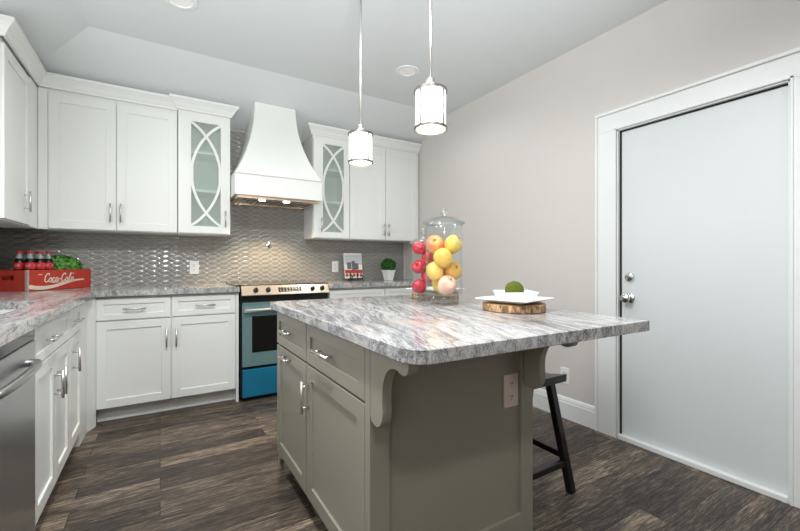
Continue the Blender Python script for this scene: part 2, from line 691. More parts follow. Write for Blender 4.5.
# door casing: jamb, stiles and head with an outer back band
bm = B()
for (a, b) in ((DY1 + .012, DY1 + .138), (DY0 - .138, DY0 - .012)):
    box(bm, XR - .018, XR, a, b, 0, DZ + .012, 0.002)
box(bm, XR - .018, XR, DY0 - .138, DY1 + .138, DZ + .012, DZ + .125, 0.002)
for (a, b) in ((DY1 + .138, DY1 + .155), (DY0 - .155, DY0 - .138)):
    box(bm, XR - .03, XR, a, b, 0, DZ + .125, 0.003)
box(bm, XR - .03, XR, DY0 - .155, DY1 + .155, DZ + .125, DZ + .145, 0.003)
for (a, b) in ((DY1 + .012, DY1 + .024), (DY0 - .024, DY0 - .012)):
    box(bm, XR - .023, XR - .01, a, b, 0, DZ + .024, 0.002)
box(bm, XR - .023, XR - .01, DY0 - .024, DY1 + .024, DZ + .012, DZ + .024, 0.002)
structure('trim_3', bm, 'trimwhite', 'white wooden casing around the interior door', 'door casing')
bm = B()
box(bm, XR - .012, XR + .1, DY1 + .004, DY1 + .022, 0, DZ + .02)
box(bm, XR - .012, XR + .1, DY0 - .022, DY0 - .004, 0, DZ + .02)
box(bm, XR - .012, XR + .1, DY0 - .022, DY1 + .022, DZ + .004, DZ + .02)
structure('trim_4', bm, 'trimwhite', 'white door jamb lining the doorway', 'door jamb')
bm = B(); box(bm, XR - .02, XR + .1, DY0 - .004, DY1 + .004, 0, 0.03, .003)
structure('trim_5', bm, 'trimwhite', 'white threshold strip under the door', 'threshold')

bm = B(); box(bm, XR + .012, XR + .055, DY0, DY1 - .008, 0.031, DZ - .006, 0.001)
door = structure('door_1', bm, 'door', 'plain white flush door in the grey wall', 'door')
# dark strips painting in the shade of the gap beside and above the door
bm = B()
box(bm, XR + .009, XR + .05, DY1 - .0075, DY1 + .004, 0.03, DZ + .003)
box(bm, XR + .009, XR + .05, DY0, DY1 + .004, DZ - .0055, DZ + .004)
mesh_obj('gap_shade', bm, 'dark', door)
bm = B()
prof = [(0, 0), (0.031, 0), (0.031, 0.006), (0.024, 0.012), (0.013, 0.014), (0.012, 0.035), (0.022, 0.042), (0.028, 0.052), (0.027, 0.064), (0.018, 0.072), (0, 0.073)]
lathe(bm, prof, 28)
kn = mesh_obj('door_knob', bm, 'chrome', door, (XR + .012, 1.378, 0.917), (0, R(-90), 0))
kn['label'] = 'polished metal door knob'
bm = B()
lathe(bm, [(0, 0), (0.03, 0), (0.03, 0.006), (0.025, 0.014), (0.016, 0.016), (0, 0.017)], 28)
box(bm, -0.004, 0.004, -0.013, 0.013, 0.016, 0.03, 0.001)
db = mesh_obj('deadbolt', bm, 'chrome', door, (XR + .012, 1.378, 1.05), (0, R(-90), R(0)))
db['label'] = 'round deadbolt lock with thumb turn'

# baseboard, right wall
def baseboard(bm, y0, y1):
    prism(bm, [(XR, 0), (XR - .016, 0), (XR - .016, .115), (XR - .012, .122), (XR - .013, .13), (XR - .008, .148), (XR, .155)], 'y', y0, y1)
bm = B(); baseboard(bm, DY1 + .156, 3.46); baseboard(bm, YN, DY0 - .156)
structure('baseboard_right', bm, 'trimwhite', 'white baseboard along the wall with the door', 'baseboard')


# ------------------------------------------------------------------ cabinets
def shaker(bm, x0, x1, z0, z1, rail=0.06, t=0.02, rec=0.009, y=0.0):
    """front face at y - t, back at y"""
    f = y - t
    box(bm, x0, x0 + rail, f, y, z0, z1, .0012)
    box(bm, x1 - rail, x1, f, y, z0, z1, .0012)
    box(bm, x0 + rail - .001, x1 - rail + .001, f + .0002, y, z0, z0 + rail, .0012)
    box(bm, x0 + rail - .001, x1 - rail + .001, f + .0002, y, z1 - rail, z1, .0012)
    box(bm, x0 + rail - .002, x1 - rail + .002, f + rec, y - .002, z0 + rail - .002, z1 - rail + .002)


def pull(parent, cx, cz, length, horiz, y=-0.02, mat='nickel', name='handle'):
    bm = B()
    h = length / 2
    st = 0.03
    if horiz:
        tube(bm, [(cx - h, y - st, cz), (cx + h, y - st, cz)], 0.0065, 10)
        for s in (-1, 1):
            tube(bm, [(cx + s * h * .66, y, cz), (cx + s * h * .66, y - st, cz)], 0.0045, 8)
    else:
        tube(bm, [(cx, y - st, cz - h), (cx, y - st, cz + h)], 0.0065, 10)
        for s in (-1, 1):
            tube(bm, [(cx, y, cz + s * h * .66), (cx, y - st, cz + s * h * .66)], 0.0045, 8)
    return mesh_obj(name, bm, mat, parent)


def front(kind, parent, x0, x1, z0, z1, mat, handle=None, rail=0.058):
    bm = B()
    shaker(bm, x0, x1, z0, z1, rail)
    o = mesh_obj(kind, bm, mat, parent)
    if handle:
        pull(o, *handle)
    return o


def carcass(parent, W, D, z0, z1, mat, toe=None, x0=0.0):
    bm = B()
    box(bm, x0, W, 0, D, z0, z1, 0.001)
    mesh_obj('cabinet_body', bm, mat, parent)
    if toe:
        bm = B()
        box(bm, x0, W, toe, D, 0, z0)
        mesh_obj('toe_kick', bm, mat, parent)


# --- base run on the left (faces +x)
BZ0, BZ1 = 0.114, 0.904
DR0, DR1 = 0.735, 0.885
t = thing('sink_cabinet', 'white double door sink base cabinet beside the dishwasher', 'cabinet', (-0.435, 2.025, 0), R(90))
bm = B()
box(bm, 0, .71, 0, .59, BZ0, .60, .001); box(bm, 0, .71, 0, .03, .60, BZ1); box(bm, 0, .018, .03, .59, .60, BZ1); box(bm, .692, .71, .03, .59, .60, BZ1)
mesh_obj('cabinet_body', bm, 'white', t)
part_box('toe_kick', 'white', t, 0, .71, .07, .59, 0, BZ0, bev=0)
front('drawer', t, .006, .704, DR0, DR1, 'white', (.245, .81, .16, True), .04)
front('door', t, .006, .372, BZ0, DR0 - .008, 'white', (.345, .58, .13, False))
front('door', t, .378, .704, BZ0, DR0 - .008, 'white', (.412, .58, .13, False))
t = thing('base_cabinet', 'narrow white base cabinet between the sink cabinet and the room corner', 'cabinet', (-0.435, 2.735, 0), R(90))
carcass(t, .385, .59, BZ0, BZ1, 'white', .07)
front('drawer', t, .006, .36, DR0, DR1, 'white', (.165, .81, .13, True), .04)
front('door', t, .006, .36, BZ0, DR0 - .008, 'white', (.08, .60, .13, False))

bm = B()
prism(bm, [(-.43, 3.125), (-.42, 3.35), (-.3826, 3.4405), (-.3826, 3.462), (-.5, 3.5), (-.5, 3.125)], 'z', 0, BZ1)
o = mesh_obj('corner_post', bm, 'white')
tag(o, 'white filler post reaching the floor where the two base cabinet runs meet', 'cabinet filler')

# --- dishwasher
t = thing('dishwasher', 'stainless steel dishwasher under the worktop beside the sink cabinet', 'dishwasher', (-0.435, 1.415, 0), R(90))
part_box('tub_body', 'dark', t, 0, .60, 0.0, .58, .10, .895, bev=0)
part_box('toe_kick', 'dark', t, 0, .60, .05, .1, 0.0, .10, bev=0)
part_box('door', 'steel', t, .004, .597, -.028, -.001, .09, .848, bev=.005, seg=2)
part_box('control_strip', 'blackglass', t, .004, .597, -.026, -.001, .850, .892, bev=.003)
bm = B()
pts = spline([(.512, -.027, .775), (.510, -.042, .775), (.494, -.054, .775), (.42, -.062, .775), (.30, -.065, .775), (.18, -.062, .775), (.096, -.054, .775), (.080, -.042, .775), (.078, -.027, .775)], 6)
tube(bm, pts, .014, 14)
mesh_obj('handle', bm, 'steel', t)

# --- base cabinet on the back wall
t = thing('base_cabinet', 'white base cabinet with two drawers and two doors beside the range', 'cabinet', (-0.385, 3.463, 0), 0)
carcass(t, .935, .585, BZ0, BZ1, 'white', .07)
front('drawer', t, .004, .452, DR0, DR1, 'white', (.228, .81, .14, True), .04)
front('drawer', t, .462, .912, DR0, DR1, 'white', (.687, .81, .14, True), .04)
front('door', t, .004, .452, BZ0, DR0 - .01, 'white', (.426, .58, .14, False))
front('door', t, .462, .912, BZ0, DR0 - .01, 'white', (.490, .58, .14, False))
part_box('end_panel', 'white', t, .916, .936, -.018, .08, 0, BZ1)

t = thing('base_cabinet', 'white base cabinet between the range and the wall with the door', 'cabinet', (1.335, 3.463, 0), 0)
carcass(t, 1.21, .585, BZ0, BZ1, 'white', .07)
front('drawer', t, .004, .585, DR0, DR1, 'white', (.295, .81, .14, True), .04)
front('drawer', t, .595, 1.2, DR0, DR1, 'white', (.9, .81, .14, True), .04)
front('door', t, .004, .585, BZ0, DR0 - .01, 'white', (.55, .58, .14, False))
front('door', t, .595, 1.2, BZ0, DR0 - .01, 'white', (.63, .58, .14, False))

# --- worktops
bm = B()
CT0 = .905
box(bm, XL + .013, .552, 3.408, YB - .013, CT0, ZT)
SX0, SX1, SY0, SY1 = -.93, -.515, 2.08, 2.722
box(bm, XL + .013, -.383, SY1, 3.408, CT0, ZT)
box(bm, XL + .013, -.383, 1.40, SY0, CT0, ZT)
box(bm, SX1, -.383, SY0, SY1, CT0, ZT)
box(bm, XL + .013, SX0, SY0, SY1, CT0, ZT)
bmesh.ops.remove_doubles(bm, verts=bm.verts, dist=1e-5)
o = mesh_obj('worktop', bm, 'granite2')
tag(o, 'grey and white granite worktop turning the corner from sink to range', 'worktop')
bm = B(); box(bm, 1.328, XR - .002, 3.408, YB - .013, CT0, ZT, .002)
o = mesh_obj('worktop', bm, 'granite2')
tag(o, 'short granite worktop between the range and the wall with the door', 'worktop')

# --- sink
t = thing('kitchen_sink', 'stainless undermount sink sunk into the worktop beside the red crate', 'sink', (0, 0, 0))
bm = B()
sx0, sx1, sy0, sy1, sz = SX0 - .006, SX1 + .006, SY0 - .006, SY1 + .006, .70
box(bm, sx0 - .004, sx0, sy0, sy1, sz, .904); box(bm, sx1, sx1 + .004, sy0, sy1, sz, .904)
box(bm, sx0, sx1, sy0 - .004, sy0, sz, .904); box(bm, sx0, sx1, sy1, sy1 + .004, sz, .904)
box(bm, sx0 - .004, sx1 + .004, sy0 - .004, sy1 + .004, sz - .004, sz)
mesh_obj('basin', bm, 'steel', t)
bm = B(); lathe(bm, [(0, .001), (.02, .001), (.03, .004), (.042, .002), (.042, 0)], 24, ((sx0 + sx1) / 2, (sy0 + sy1) / 2, sz))
mesh_obj('drain', bm, 'chrome', t)

# --- wall cabinets
UZ0, UZ1, UD1 = 1.385, 2.43, 2.375
t = thing('wall_cabinet', 'white wall cabinet with one door above the red crate', 'cabinet', (-0.765, 3.025, 0), R(90))
carcass(t, .735, .262, UZ0, UZ1, 'white')
front('door', t, .010, .53, UZ0 + .008, UD1, 'white', (.385, 1.535, .13, False), .066)
part_box('face_filler', 'white', t, .534, .73, -.018, 0, UZ0, UD1 + .02)

t = thing('wall_cabinet', 'white wall cabinet with two solid doors in the room corner', 'cabinet', (-0.745, 3.76, 0), 0)
carcass(t, .868, .280, UZ0, UZ1, 'white')
part_box('face_filler', 'white', t, .0, .053, -.018, 0, UZ0, UD1 + .02)
front('door', t, .056, .453, UZ0 + .008, UD1, 'white', (.420, 1.525, .14, False), .062)
front('door', t, .459, .864, UZ0 + .008, UD1, 'white', (.485, 1.525, .14, False), .062)


def glass_cabinet(label, x0, W, yf, px0, px1, hx, cat='cabinet'):
    """yf: world y of carcass front; px0..px1 pane opening in local x"""
    t = thing('glass_wall_cabinet', label, cat, (x0, yf, 0), 0)
    D = YB - .015 - yf
    bm = B()
    th = .018
    box(bm, 0, th, 0, D, UZ0, UZ1, .001); box(bm, W - th, W, 0, D, UZ0, UZ1, .001)
    box(bm, th, W - th, 0, D, UZ0, UZ0 + th); box(bm, th, W - th, 0, D, UD1 - .01, UZ1)
    box(bm, th, W - th, D - .008, D, UZ0 + th, UD1)
    mesh_obj('cabinet_body', bm, 'white', t)
    for z in (1.745, 2.07):
        bm = B(); box(bm, th, W - th, .002, D - .008, z, z + .022, .001)
        mesh_obj('shelf', bm, 'white', t)
    z0, z1 = UZ0 + .008, UD1
    pz0, pz1 = 1.452, 2.330
    bm = B()
    box(bm, .004, px0, -.02, 0, z0, z1, .0012); box(bm, px1, W - .004, -.02, 0, z0, z1, .0012)
    box(bm, px0 - .001, px1 + .001, -.0198, 0, z0, pz0, .0012); box(bm, px0 - .001, px1 + .001, -.0198, 0, pz1, z1, .0012)
    d = mesh_obj('door', bm, 'white', t)
    # crossing arcs
    bm = B()
    cx, cz = (px0 + px1) / 2, (pz0 + pz1) / 2
    hw, hh = (px1 - px0) / 2, (pz1 - pz0) / 2
    wv = .021
    for s in (-1, 1):
        ring = []
        n = 40
        c = []
        for k in range(n + 1):
            u = -1.0 + 2.0 * k / n
            # from one corner, bulging to the other side's stile, back to the corner
            x = cx + s * ((hw + .012) - (2 * hw + .010) * (1 - u * u) ** 0.8 * 1.0)
            x = max(px0 - .004 + wv / 2 * (s > 0), min(px1 + .004 - wv / 2 * (s < 0), x))
            c.append(Vector((x, cz + u * hh)))
        for k, p in enumerate(c):
            dd = (c[min(k + 1, n)] - c[max(k - 1, 0)]).normalized()
            nn = Vector((dd.y, -dd.x)) * wv / 2
            yo = -.016 if s > 0 else -.0155
            ring.append([bm.verts.new((p.x + nn.x * q, yy, min(pz1 + .003, max(pz0 - .003, p.y + nn.y * q)))) for q, yy in ((-1, yo), (1, yo), (1, -.006), (-1, -.006))])
        for a, b in zip(ring, ring[1:]):
            for j in range(4):
                bm.faces.new((a[j], a[(j + 1) % 4], b[(j + 1) % 4], b[j]))
    bmesh.ops.recalc_face_normals(bm, faces=bm.faces)
    mesh_obj('muntin', bm, 'white', d)
    bm = B(); box(bm, px0 - .004, px1 + .004, -.006, -.003, pz0 - .004, pz1 + .004)
    g = mesh_obj('glass_pane', bm, 'seedglass', d)
    g['label'] = 'textured greenish glass'
    pull(d, hx, 1.52, .14, False)
    return t


t = glass_cabinet('white glass front cabinet between the corner cabinet and the range hood', .127, .40, 3.735, .095, .322, .356)
g1 = t
glass_cabinet('white glass front cabinet between the range hood and the solid double doors', 1.285, .386, 3.76, .100, .325, .079)
t = thing('wall_cabinet', 'white wall cabinet with two solid doors against the wall with the door', 'cabinet', (1.673, 3.76, 0), 0)
carcass(t, .872, .280, UZ0, UZ1, 'white')
front('door', t, .006, .424, UZ0 + .008, UD1, 'white', (.400, 1.50, .13, False), .062)
front('door', t, .430, .846, UZ0 + .008, UD1, 'white', (.456, 1.50, .13, False), .062)

# --- crown mouldings
CP = [(0, 2.405), (.012, 2.405), (.014, 2.418), (.022, 2.428), (.034, 2.450), (.054, 2.473), (.061, 2.477), (.061, 2.498), (0, 2.498)]
bm = B()
sweep(bm, [(XL + .002, 3.023), (-.748, 3.023), (-.748, 3.752), (.126, 3.752)], CP)
o = mesh_obj('crown_molding', bm, 'white')
tag(o, 'white crown molding turning the corner above the solid door wall cabinets', 'molding')
bm = B(); sweep(bm, [(.125, YB - .03), (.125, 3.728), (.529, 3.728), (.529, YB - .03)], [(o_, z_ + .010) for o_, z_ in CP])
cm = mesh_obj('crown_molding', bm, 'white', g1, (-.127, -3.735, 0))
bm = B()
sweep(bm, [(1.283, YB - .02), (1.283, 3.758), (2.546, 3.758)], CP)
o = mesh_obj('crown_molding', bm, 'white')
tag(o, 'white crown molding above the cabinets between hood and door wall', 'molding')

# --- range hood
t = thing('range_hood', 'tall white flared range hood reaching the sloped ceiling', 'range hood', (0, 0, 0))
HX0, HX1, HY = .530, 1.282, 3.49
bm = B()
z0, z1 = 1.715, 1.89
box(bm, HX0, HX1, HY, HY + .02, z0, z1, .001)
box(bm, HX0, HX0 + .02, HY + .02, YB - .013, z0, z1, .001)
box(bm, HX1 - .02, HX1, HY + .02, YB - .013, z0, z1, .001)
mesh_obj('band', bm, 'white', t)
bm = B(); box(bm, HX0 - .003, HX1 + .002, HY - .012, YB - .013, 1.890, 1.902, .002)
mesh_obj('ledge', bm, 'white', t)
bm = B()
n = 22
rows = []
for k in range(n + 1):
    u = k / n
    z = 1.902 + u * (2.70 - 1.902)
    uu = min(1.0, (z - 1.902) / (2.58 - 1.902))
    e = (1 - uu) ** 2.1                       # concave flare
    xl = .712 - (.712 - HX0 - .006) * e
    xr = 1.070 + (HX1 - .006 - 1.070) * e
    yf = 3.614 - (3.614 - HY - .004) * e
    rows.append((xl, xr, yf, z))
rows = [r for r in rows if r[3] < 2.555] + [(.706, 1.070, 3.612, 2.560)]
ring = [[bm.verts.new(p) for p in ((xl, yf, z), (xr, yf, z), (xr, YB - .014, min(z, 2.415)), (xl, YB - .014, min(z, 2.415)))] for xl, xr, yf, z in rows]
for a, b in zip(ring, ring[1:]):
    for j in range(4):
        if j == 2 and abs(a[2].co.z - b[2].co.z) < 1e-6:
            continue
        if len({tuple(v.co) for v in (a[j], a[(j + 1) % 4], b[(j + 1) % 4], b[j])}) == 4:
            f = bm.faces.new((a[j], a[(j + 1) % 4], b[(j + 1) % 4], b[j]))
        else:
            vs = []
            for v in (a[j], a[(j + 1) % 4], b[(j + 1) % 4], b[j]):
                if all((v.co - q.co).length > 1e-6 for q in vs):
                    vs.append(v)
            if len(vs) >= 3:
                f = bm.faces.new(vs)
bm.faces.new(ring[-1]); bm.faces.new(ring[0])
bmesh.ops.remove_doubles(bm, verts=bm.verts, dist=1e-6)
bmesh.ops.recalc_face_normals(bm, faces=bm.faces)
mesh_obj('chimney', bm, 'white', t)
# steel insert
bm = B()
box(bm, HX0 + .021, HX1 - .021, HY + .021, YB - .014, 1.76, 1.80)
box(bm, HX0 + .021, HX1 - .021, HY + .021, HY + .10, 1.690, 1.76, .002)
box(bm, HX0 + .021, HX0 + .06, HY + .1, YB - .06, 1.690, 1.76, .002)
box(bm, HX1 - .06, HX1 - .021, HY + .1, YB - .06, 1.690, 1.76, .002)
box(bm, HX0 + .021, HX1 - .021, YB - .1, YB - .014, 1.690, 1.76, .002)
mesh_obj('steel_insert', bm, 'steelwarmlit', t)
bm = B()
for k in range(14):
    x = HX0 + .07 + k * .0445
    box(bm, x, x + .03, HY + .14, YB - .11, 1.700, 1.716, .003)
mesh_obj('baffle_filter', bm, 'steel', t)
for k, x in enumerate((.76, .97)):
    bm = B(); lathe(bm, [(0, 0), (.024, 0), (.028, .004), (.028, .012)], 20, (x, HY + .06, 1.6815))
    mesh_obj('hood_lamp', bm, 'warmlamp', t)
for x in (.80, .90, 1.00):
    d = bpy.data.lights.new('hood_lamp_light', 'SPOT')
    d.energy = 14; d.color = (1, .76, .5); d.spot_size = R(112); d.spot_blend = .6; d.shadow_soft_size = .02
    lo = bpy.data.objects.new('hood_lamp_light', d); COL.objects.link(lo); lo.location = (x, HY + .16, 1.675); lo.parent = t

# --- range
t = thing('range', 'stainless steel slide-in range with a blue filmed drawer', 'stove', (.562, 3.44, 0), 0)
RW = .756
part_box('oven_body', 'black', t, 0, RW, .0, .60, .03, .925, bev=.002)
bm = B()
box(bm, .012, RW - .004, -.038, -.001, .285, .80, .004)
od = mesh_obj('oven_door', bm, 'steelteal', t)
bm = B(); box(bm, .085, RW - .08, -.041, -.037, .40, .70, .001)
mesh_obj('oven_window', bm, 'blackglass', od)
bm = B()
box(bm, .014, RW - .006, -.038, -.002, .800, .812, .002)
mesh_obj('vent_trim', bm, 'steelteal', od)
bm = B()
tube(bm, [(.02, -.085, .755), (RW - .02, -.085, .755)], .017, 14)
for x in (.045, RW - .045):
    tube(bm, [(x, -.036, .755), (x, -.085, .755)], .011, 10)
h_ = mesh_obj('handle', bm, 'nickel', od)
sd = part_box('storage_drawer', 'bluefilm', t, .012, RW - .004, -.036, -.001, .035, .262, bev=.003)
sd['label'] = 'drawer front covered in bright blue protective film'
part_box('toe_kick', 'dark', t, .02, RW - .02, .03, .08, 0, .03, bev=0)
bm = B()
prism(bm, [(-.045, .868), (-.058, .876), (-.012, .948), (.03, .954), (.03, .868)], 'x', .004, RW - .004)
cp = mesh_obj('control_panel', bm, 'steelwarmlit', t)
rotp = math.atan2(.046, .072)
nrm = Vector((0, -.072, .046)).normalized()
def on_panel(u, off):           # u: 0 bottom .. 1 top
    return Vector((0, -.058 + .046 * u, .876 + .072 * u)) + nrm * off
for x in (.115, .215, .60, .69):
    bm = B(); lathe(bm, [(0.021, 0), (.021, .004), (.015, .008), (.013, .026), (.008, .03), (0, .03)], 20)
    box(bm, -.0025, .0025, -.013, .013, .026, .034, .001)
    p = on_panel(.5, 0)
    k_ = mesh_obj('knob', bm, 'blackglass', cp, (x, p.y, p.z), (math.acos(nrm.z), 0, 0))
bm = B()
a, b = on_panel(.25, .0008), on_panel(.78, .0008)
quad(bm, (.30, a.y, a.z), (.50, a.y, a.z), (.50, b.y, b.z), (.30, b.y, b.z))
mesh_obj('display', bm, 'blackglass', cp)
bm = B()
for r_ in (.34, .52, .68):
    for k in range(7):
        x = .312 + k * .026
        p = on_panel(r_, .0016); q = on_panel(r_ + .06, .0016)
        quad(bm, (x, p.y, p.z), (x + .016, p.y, p.z), (x + .016, q.y, q.z), (x, q.y, q.z))
mesh_obj('keypad', bm, 'steelwarmlit', cp)
bm = B(); box(bm, -.03, RW + .016, .02, .60, ZT + .001, ZT + .012, .003)
mesh_obj('cooktop', bm, 'blackglass', t)
part_box('cooktop_base', 'black', t, .002, RW - .002, .032, .598, .924, ZT + .001, bev=0)
for (x, y, r_) in ((.2, .17, .09), (.55, .17, .11), (.2, .43, .08), (.55, .43, .08)):
    bm = B()
    lathe(bm, [(r_ - .002, ZT + .0125), (r_, ZT + .0125)], 36, (x, y, 0))
    mesh_obj('burner_ring', bm, 'grey', t)

# ------------------------------------------------------------------ island
IZ0, IZ1 = .884, .923
t = thing('kitchen_island', 'greige painted kitchen island cabinet with drawers and bracket supports', 'kitchen island', (0, 0, 0))
IX0, IX1, IY0, IY1 = .575, 1.300, 1.09, 2.225
part_box('cabinet_body', 'grey', t, IX0, IX1, IY0 + .03, IY1, .105, IZ0, bev=.001)
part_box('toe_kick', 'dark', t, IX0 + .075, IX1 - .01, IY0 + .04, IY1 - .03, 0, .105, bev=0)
# fronts are built facing -y in a turned child frame: make meshes turned directly
rotm = Matrix.Rotation(R(-90), 4, 'Z')
def isl_front(kind, a, b, z0, z1, handle, rail):
    bm = B(); shaker(bm, a, b, z0, z1, rail)
    o = mesh_obj(kind, bm, 'grey', t, (IX0, 2.225, 0), (0, 0, R(-90)))
    if handle:
        pull(o, *handle)
    return o
isl_front('drawer', .004, .508, .700, .870, (.235, .79, .14, True), .045)
isl_front('drawer', .518, 1.098, .700, .870, (.76, .785, .17, True), .05)
isl_front('door', .004, .508, .105, .690, (.225, .655, .13, True), .058)
isl_front('door', .518, 1.098, .105, .690, (.546, .555, .14, False), .062)
# end panel towards the camera: stiles, rails, recessed panel
bm = B()
box(bm, .555, .628, IY0, IY0 + .03, 0, IZ0, .0015)
box(bm, 1.236, 1.303, IY0, IY0 + .03, 0, IZ0, .0015)
box(bm, .627, 1.237, IY0 + .0003, IY0 + .03, 0, .137, .0015)
box(bm, .627, 1.237, IY0 + .0003, IY0 + .03, .80, IZ0, .0015)
box(bm, .62, 1.24, IY0 + .012, IY0 + .029, .13, .81)
mesh_obj('end_panel', bm, 'grey', t)
# corner post on the drawer side and bracket feet
part_box('corner_stile', 'grey', t, .557, .576, IY0 + .030, IY0 + .036, 0, IZ0, bev=0)
for y in (2.13,):
    bm = B()
    prism(bm, [(2.223, .105), (2.223, 0), (2.200, 0), (2.198, .03), (2.187, .055), (2.167, .075), (2.12, .085), (2.12, .105)], 'x', .562, .585)
    mesh_obj('bracket_foot', bm, 'grey', t)
cprof = [(1.089, .8835), (1.089, .675)] + [(p.x, p.y) for p in spline([(1.089, .667), (1.076, .650), (1.048, .646), (1.024, .660), (1.012, .69), (1.014, .735), (1.010, .778), (.992, .818), (.962, .840), (.932, .844), (.912, .838), (.892, .837), (.876, .846), (.870, .862), (.871, .8835)], 5)]
for x0 in (.557, 1.250):
    bm = B(); prism(bm, cprof, 'x', x0, x0 + .032)
    mesh_obj('corbel', bm, 'grey', t)
# outlet in the end panel
bm = B()
box(bm, 1.146, 1.222, IY0 + .004, IY0 + .0125, .572, .702, .002)
ol = mesh_obj('outlet', bm, 'almond', t)
ol['label'] = 'pale outlet plate'
for z in (.611, .663):
    bm = B()
    box(bm, 1.167, 1.201, IY0 + .0025, IY0 + .005, z - .019, z + .019, .001)
    sk = mesh_obj('socket', bm, 'almond', ol)
    bm = B()
    for x in (1.178, 1.188):
        box(bm, x - .0015, x + .0015, IY0 + .0018, IY0 + .003, z, z + .009)
    box(bm, 1.181, 1.185, IY0 + .0018, IY0 + .003, z - .011, z - .006)
    mesh_obj('slot', bm, 'slot', ol)

# island worktop with a rounded near corner
bm = B()
X0, X1, Y0, Y1 = .525, 1.582, .800, 2.27
pts = []
def arc(cx, cy, r, a0, a1, n=8):
    return [(cx + r * math.cos(R(a0 + (a1 - a0) * k / n)), cy + r * math.sin(R(a0 + (a1 - a0) * k / n))) for k in range(n + 1)]
rr = .07
pts = arc(X0 + rr, Y0 + rr, rr, 180, 270) + arc(X1 - .008, Y0 - .025 + .008, .008, 270, 360, 4) + arc(X1 - .03, Y1 - .03, .03, 0, 90, 5) + arc(X0 + .02, Y1 - .02, .02, 90, 180, 5)
prism(bm, pts, 'z', IZ0, IZ1)
es = [e for e in bm.edges if abs(e.verts[0].co.z - e.verts[1].co.z) < 1e-6]
bmesh.ops.bevel(bm, geom=es, offset=.0022, segments=1, affect='EDGES')
o = mesh_obj('worktop', bm, 'granite')
tag(o, 'large grey streaked granite worktop on the kitchen island', 'worktop')

# ------------------------------------------------------------------ stool
t = thing('bar_stool', 'black wooden saddle seat stool tucked under the island overhang', 'stool', (1.545, 1.40, 0))
bm = B()
sw, sd_ = .125, .21
n = 12; mseg = 8
top = []; bot = []
for i in range(n + 1):
    yy = -sd_ + 2 * sd_ * i / n
    rowt = []; rowb = []
    for j in range(mseg + 1):
        xx = -sw + 2 * sw * j / mseg
        k = abs(yy / sd_)
        z = .585 + .028 * k ** 2
        e = 1 if 0 < j < mseg and 0 < i < n else 0
        rowt.append(bm.verts.new((xx * (1 if e else .985), yy * (1 if e else .985), z + (.0 if e else -.006))))
        rowb.append(bm.verts.new((xx * .97, yy * .97, z - .042)))
    top.append(rowt); bot.append(rowb)
for i in range(n):
    for j in range(mseg):
        bm.faces.new((top[i][j], top[i + 1][j], top[i + 1][j + 1], top[i][j + 1])).smooth = True
        bm.faces.new((bot[i][j], bot[i][j + 1], bot[i + 1][j + 1], bot[i + 1][j])).smooth = True
for i in range(n):
    bm.faces.new((top[i][0], bot[i][0], bot[i + 1][0], top[i + 1][0]))
    bm.faces.new((top[i][mseg], top[i + 1][mseg], bot[i + 1][mseg], bot[i][mseg]))
for j in range(mseg):
    bm.faces.new((top[0][j], top[0][j + 1], bot[0][j + 1], bot[0][j]))
    bm.faces.new((top[n][j], bot[n][j], bot[n][j + 1], top[n][j + 1]))
bmesh.ops.recalc_face_normals(bm, faces=bm.faces)
mesh_obj('seat', bm, 'black', t)
def legpos(sx, sy, z):
    u = 1 - z / .56
    return Vector((sx * (.075 + .125 * u), sy * (.145 + .03 * u), z))
def bar(bm, p, q, wd, dp):
    p = Vector(p); q = Vector(q)
    d = (q - p).normalized()
    s = d.cross(Vector((0, 0, 1))) if abs(d.z) < .8 else d.cross(Vector((0, 1, 0)))
    s.normalize(); u = s.cross(d).normalized()
    vs = []
    for c in (p, q):
        vs.append([bm.verts.new(c + s * a * wd / 2 + u * b * dp / 2) for a, b in ((-1, -1), (1, -1), (1, 1), (-1, 1))])
    fs = [bm.faces.new(vs[0]), bm.faces.new(vs[1])]
    for k in range(4):
        fs.append(bm.faces.new((vs[0][k], vs[0][(k + 1) % 4], vs[1][(k + 1) % 4], vs[1][k])))
    bmesh.ops.recalc_face_normals(bm, faces=fs)
    bmesh.ops.bevel(bm, geom=list({e for f in fs for e in f.edges}), offset=.003, segments=1, affect='EDGES')
for sx in (-1, 1):
    for sy in (-1, 1):
        bm = B()
        bar(bm, legpos(sx, sy, 0.0), legpos(sx, sy, .562), .036, .036)
        # cut the foot flat on the floor
        bmesh.ops.bisect_plane(bm, geom=list(bm.verts) + list(bm.edges) + list(bm.faces), plane_co=(0, 0, .001), plane_no=(0, 0, -1), clear_outer=True)
        mesh_obj('leg', bm, 'black', t)
for sy in (-1, 1):
    bm = B(); bar(bm, legpos(-1, sy, .155), legpos(1, sy, .155), .022, .032)
    mesh_obj('stretcher', bm, 'black', t)
for sx in (-1, 1):
    bm = B(); bar(bm, legpos(sx, -1, .19), legpos(sx, 1, .19), .022, .03)
    mesh_obj('stretcher', bm, 'black', t)

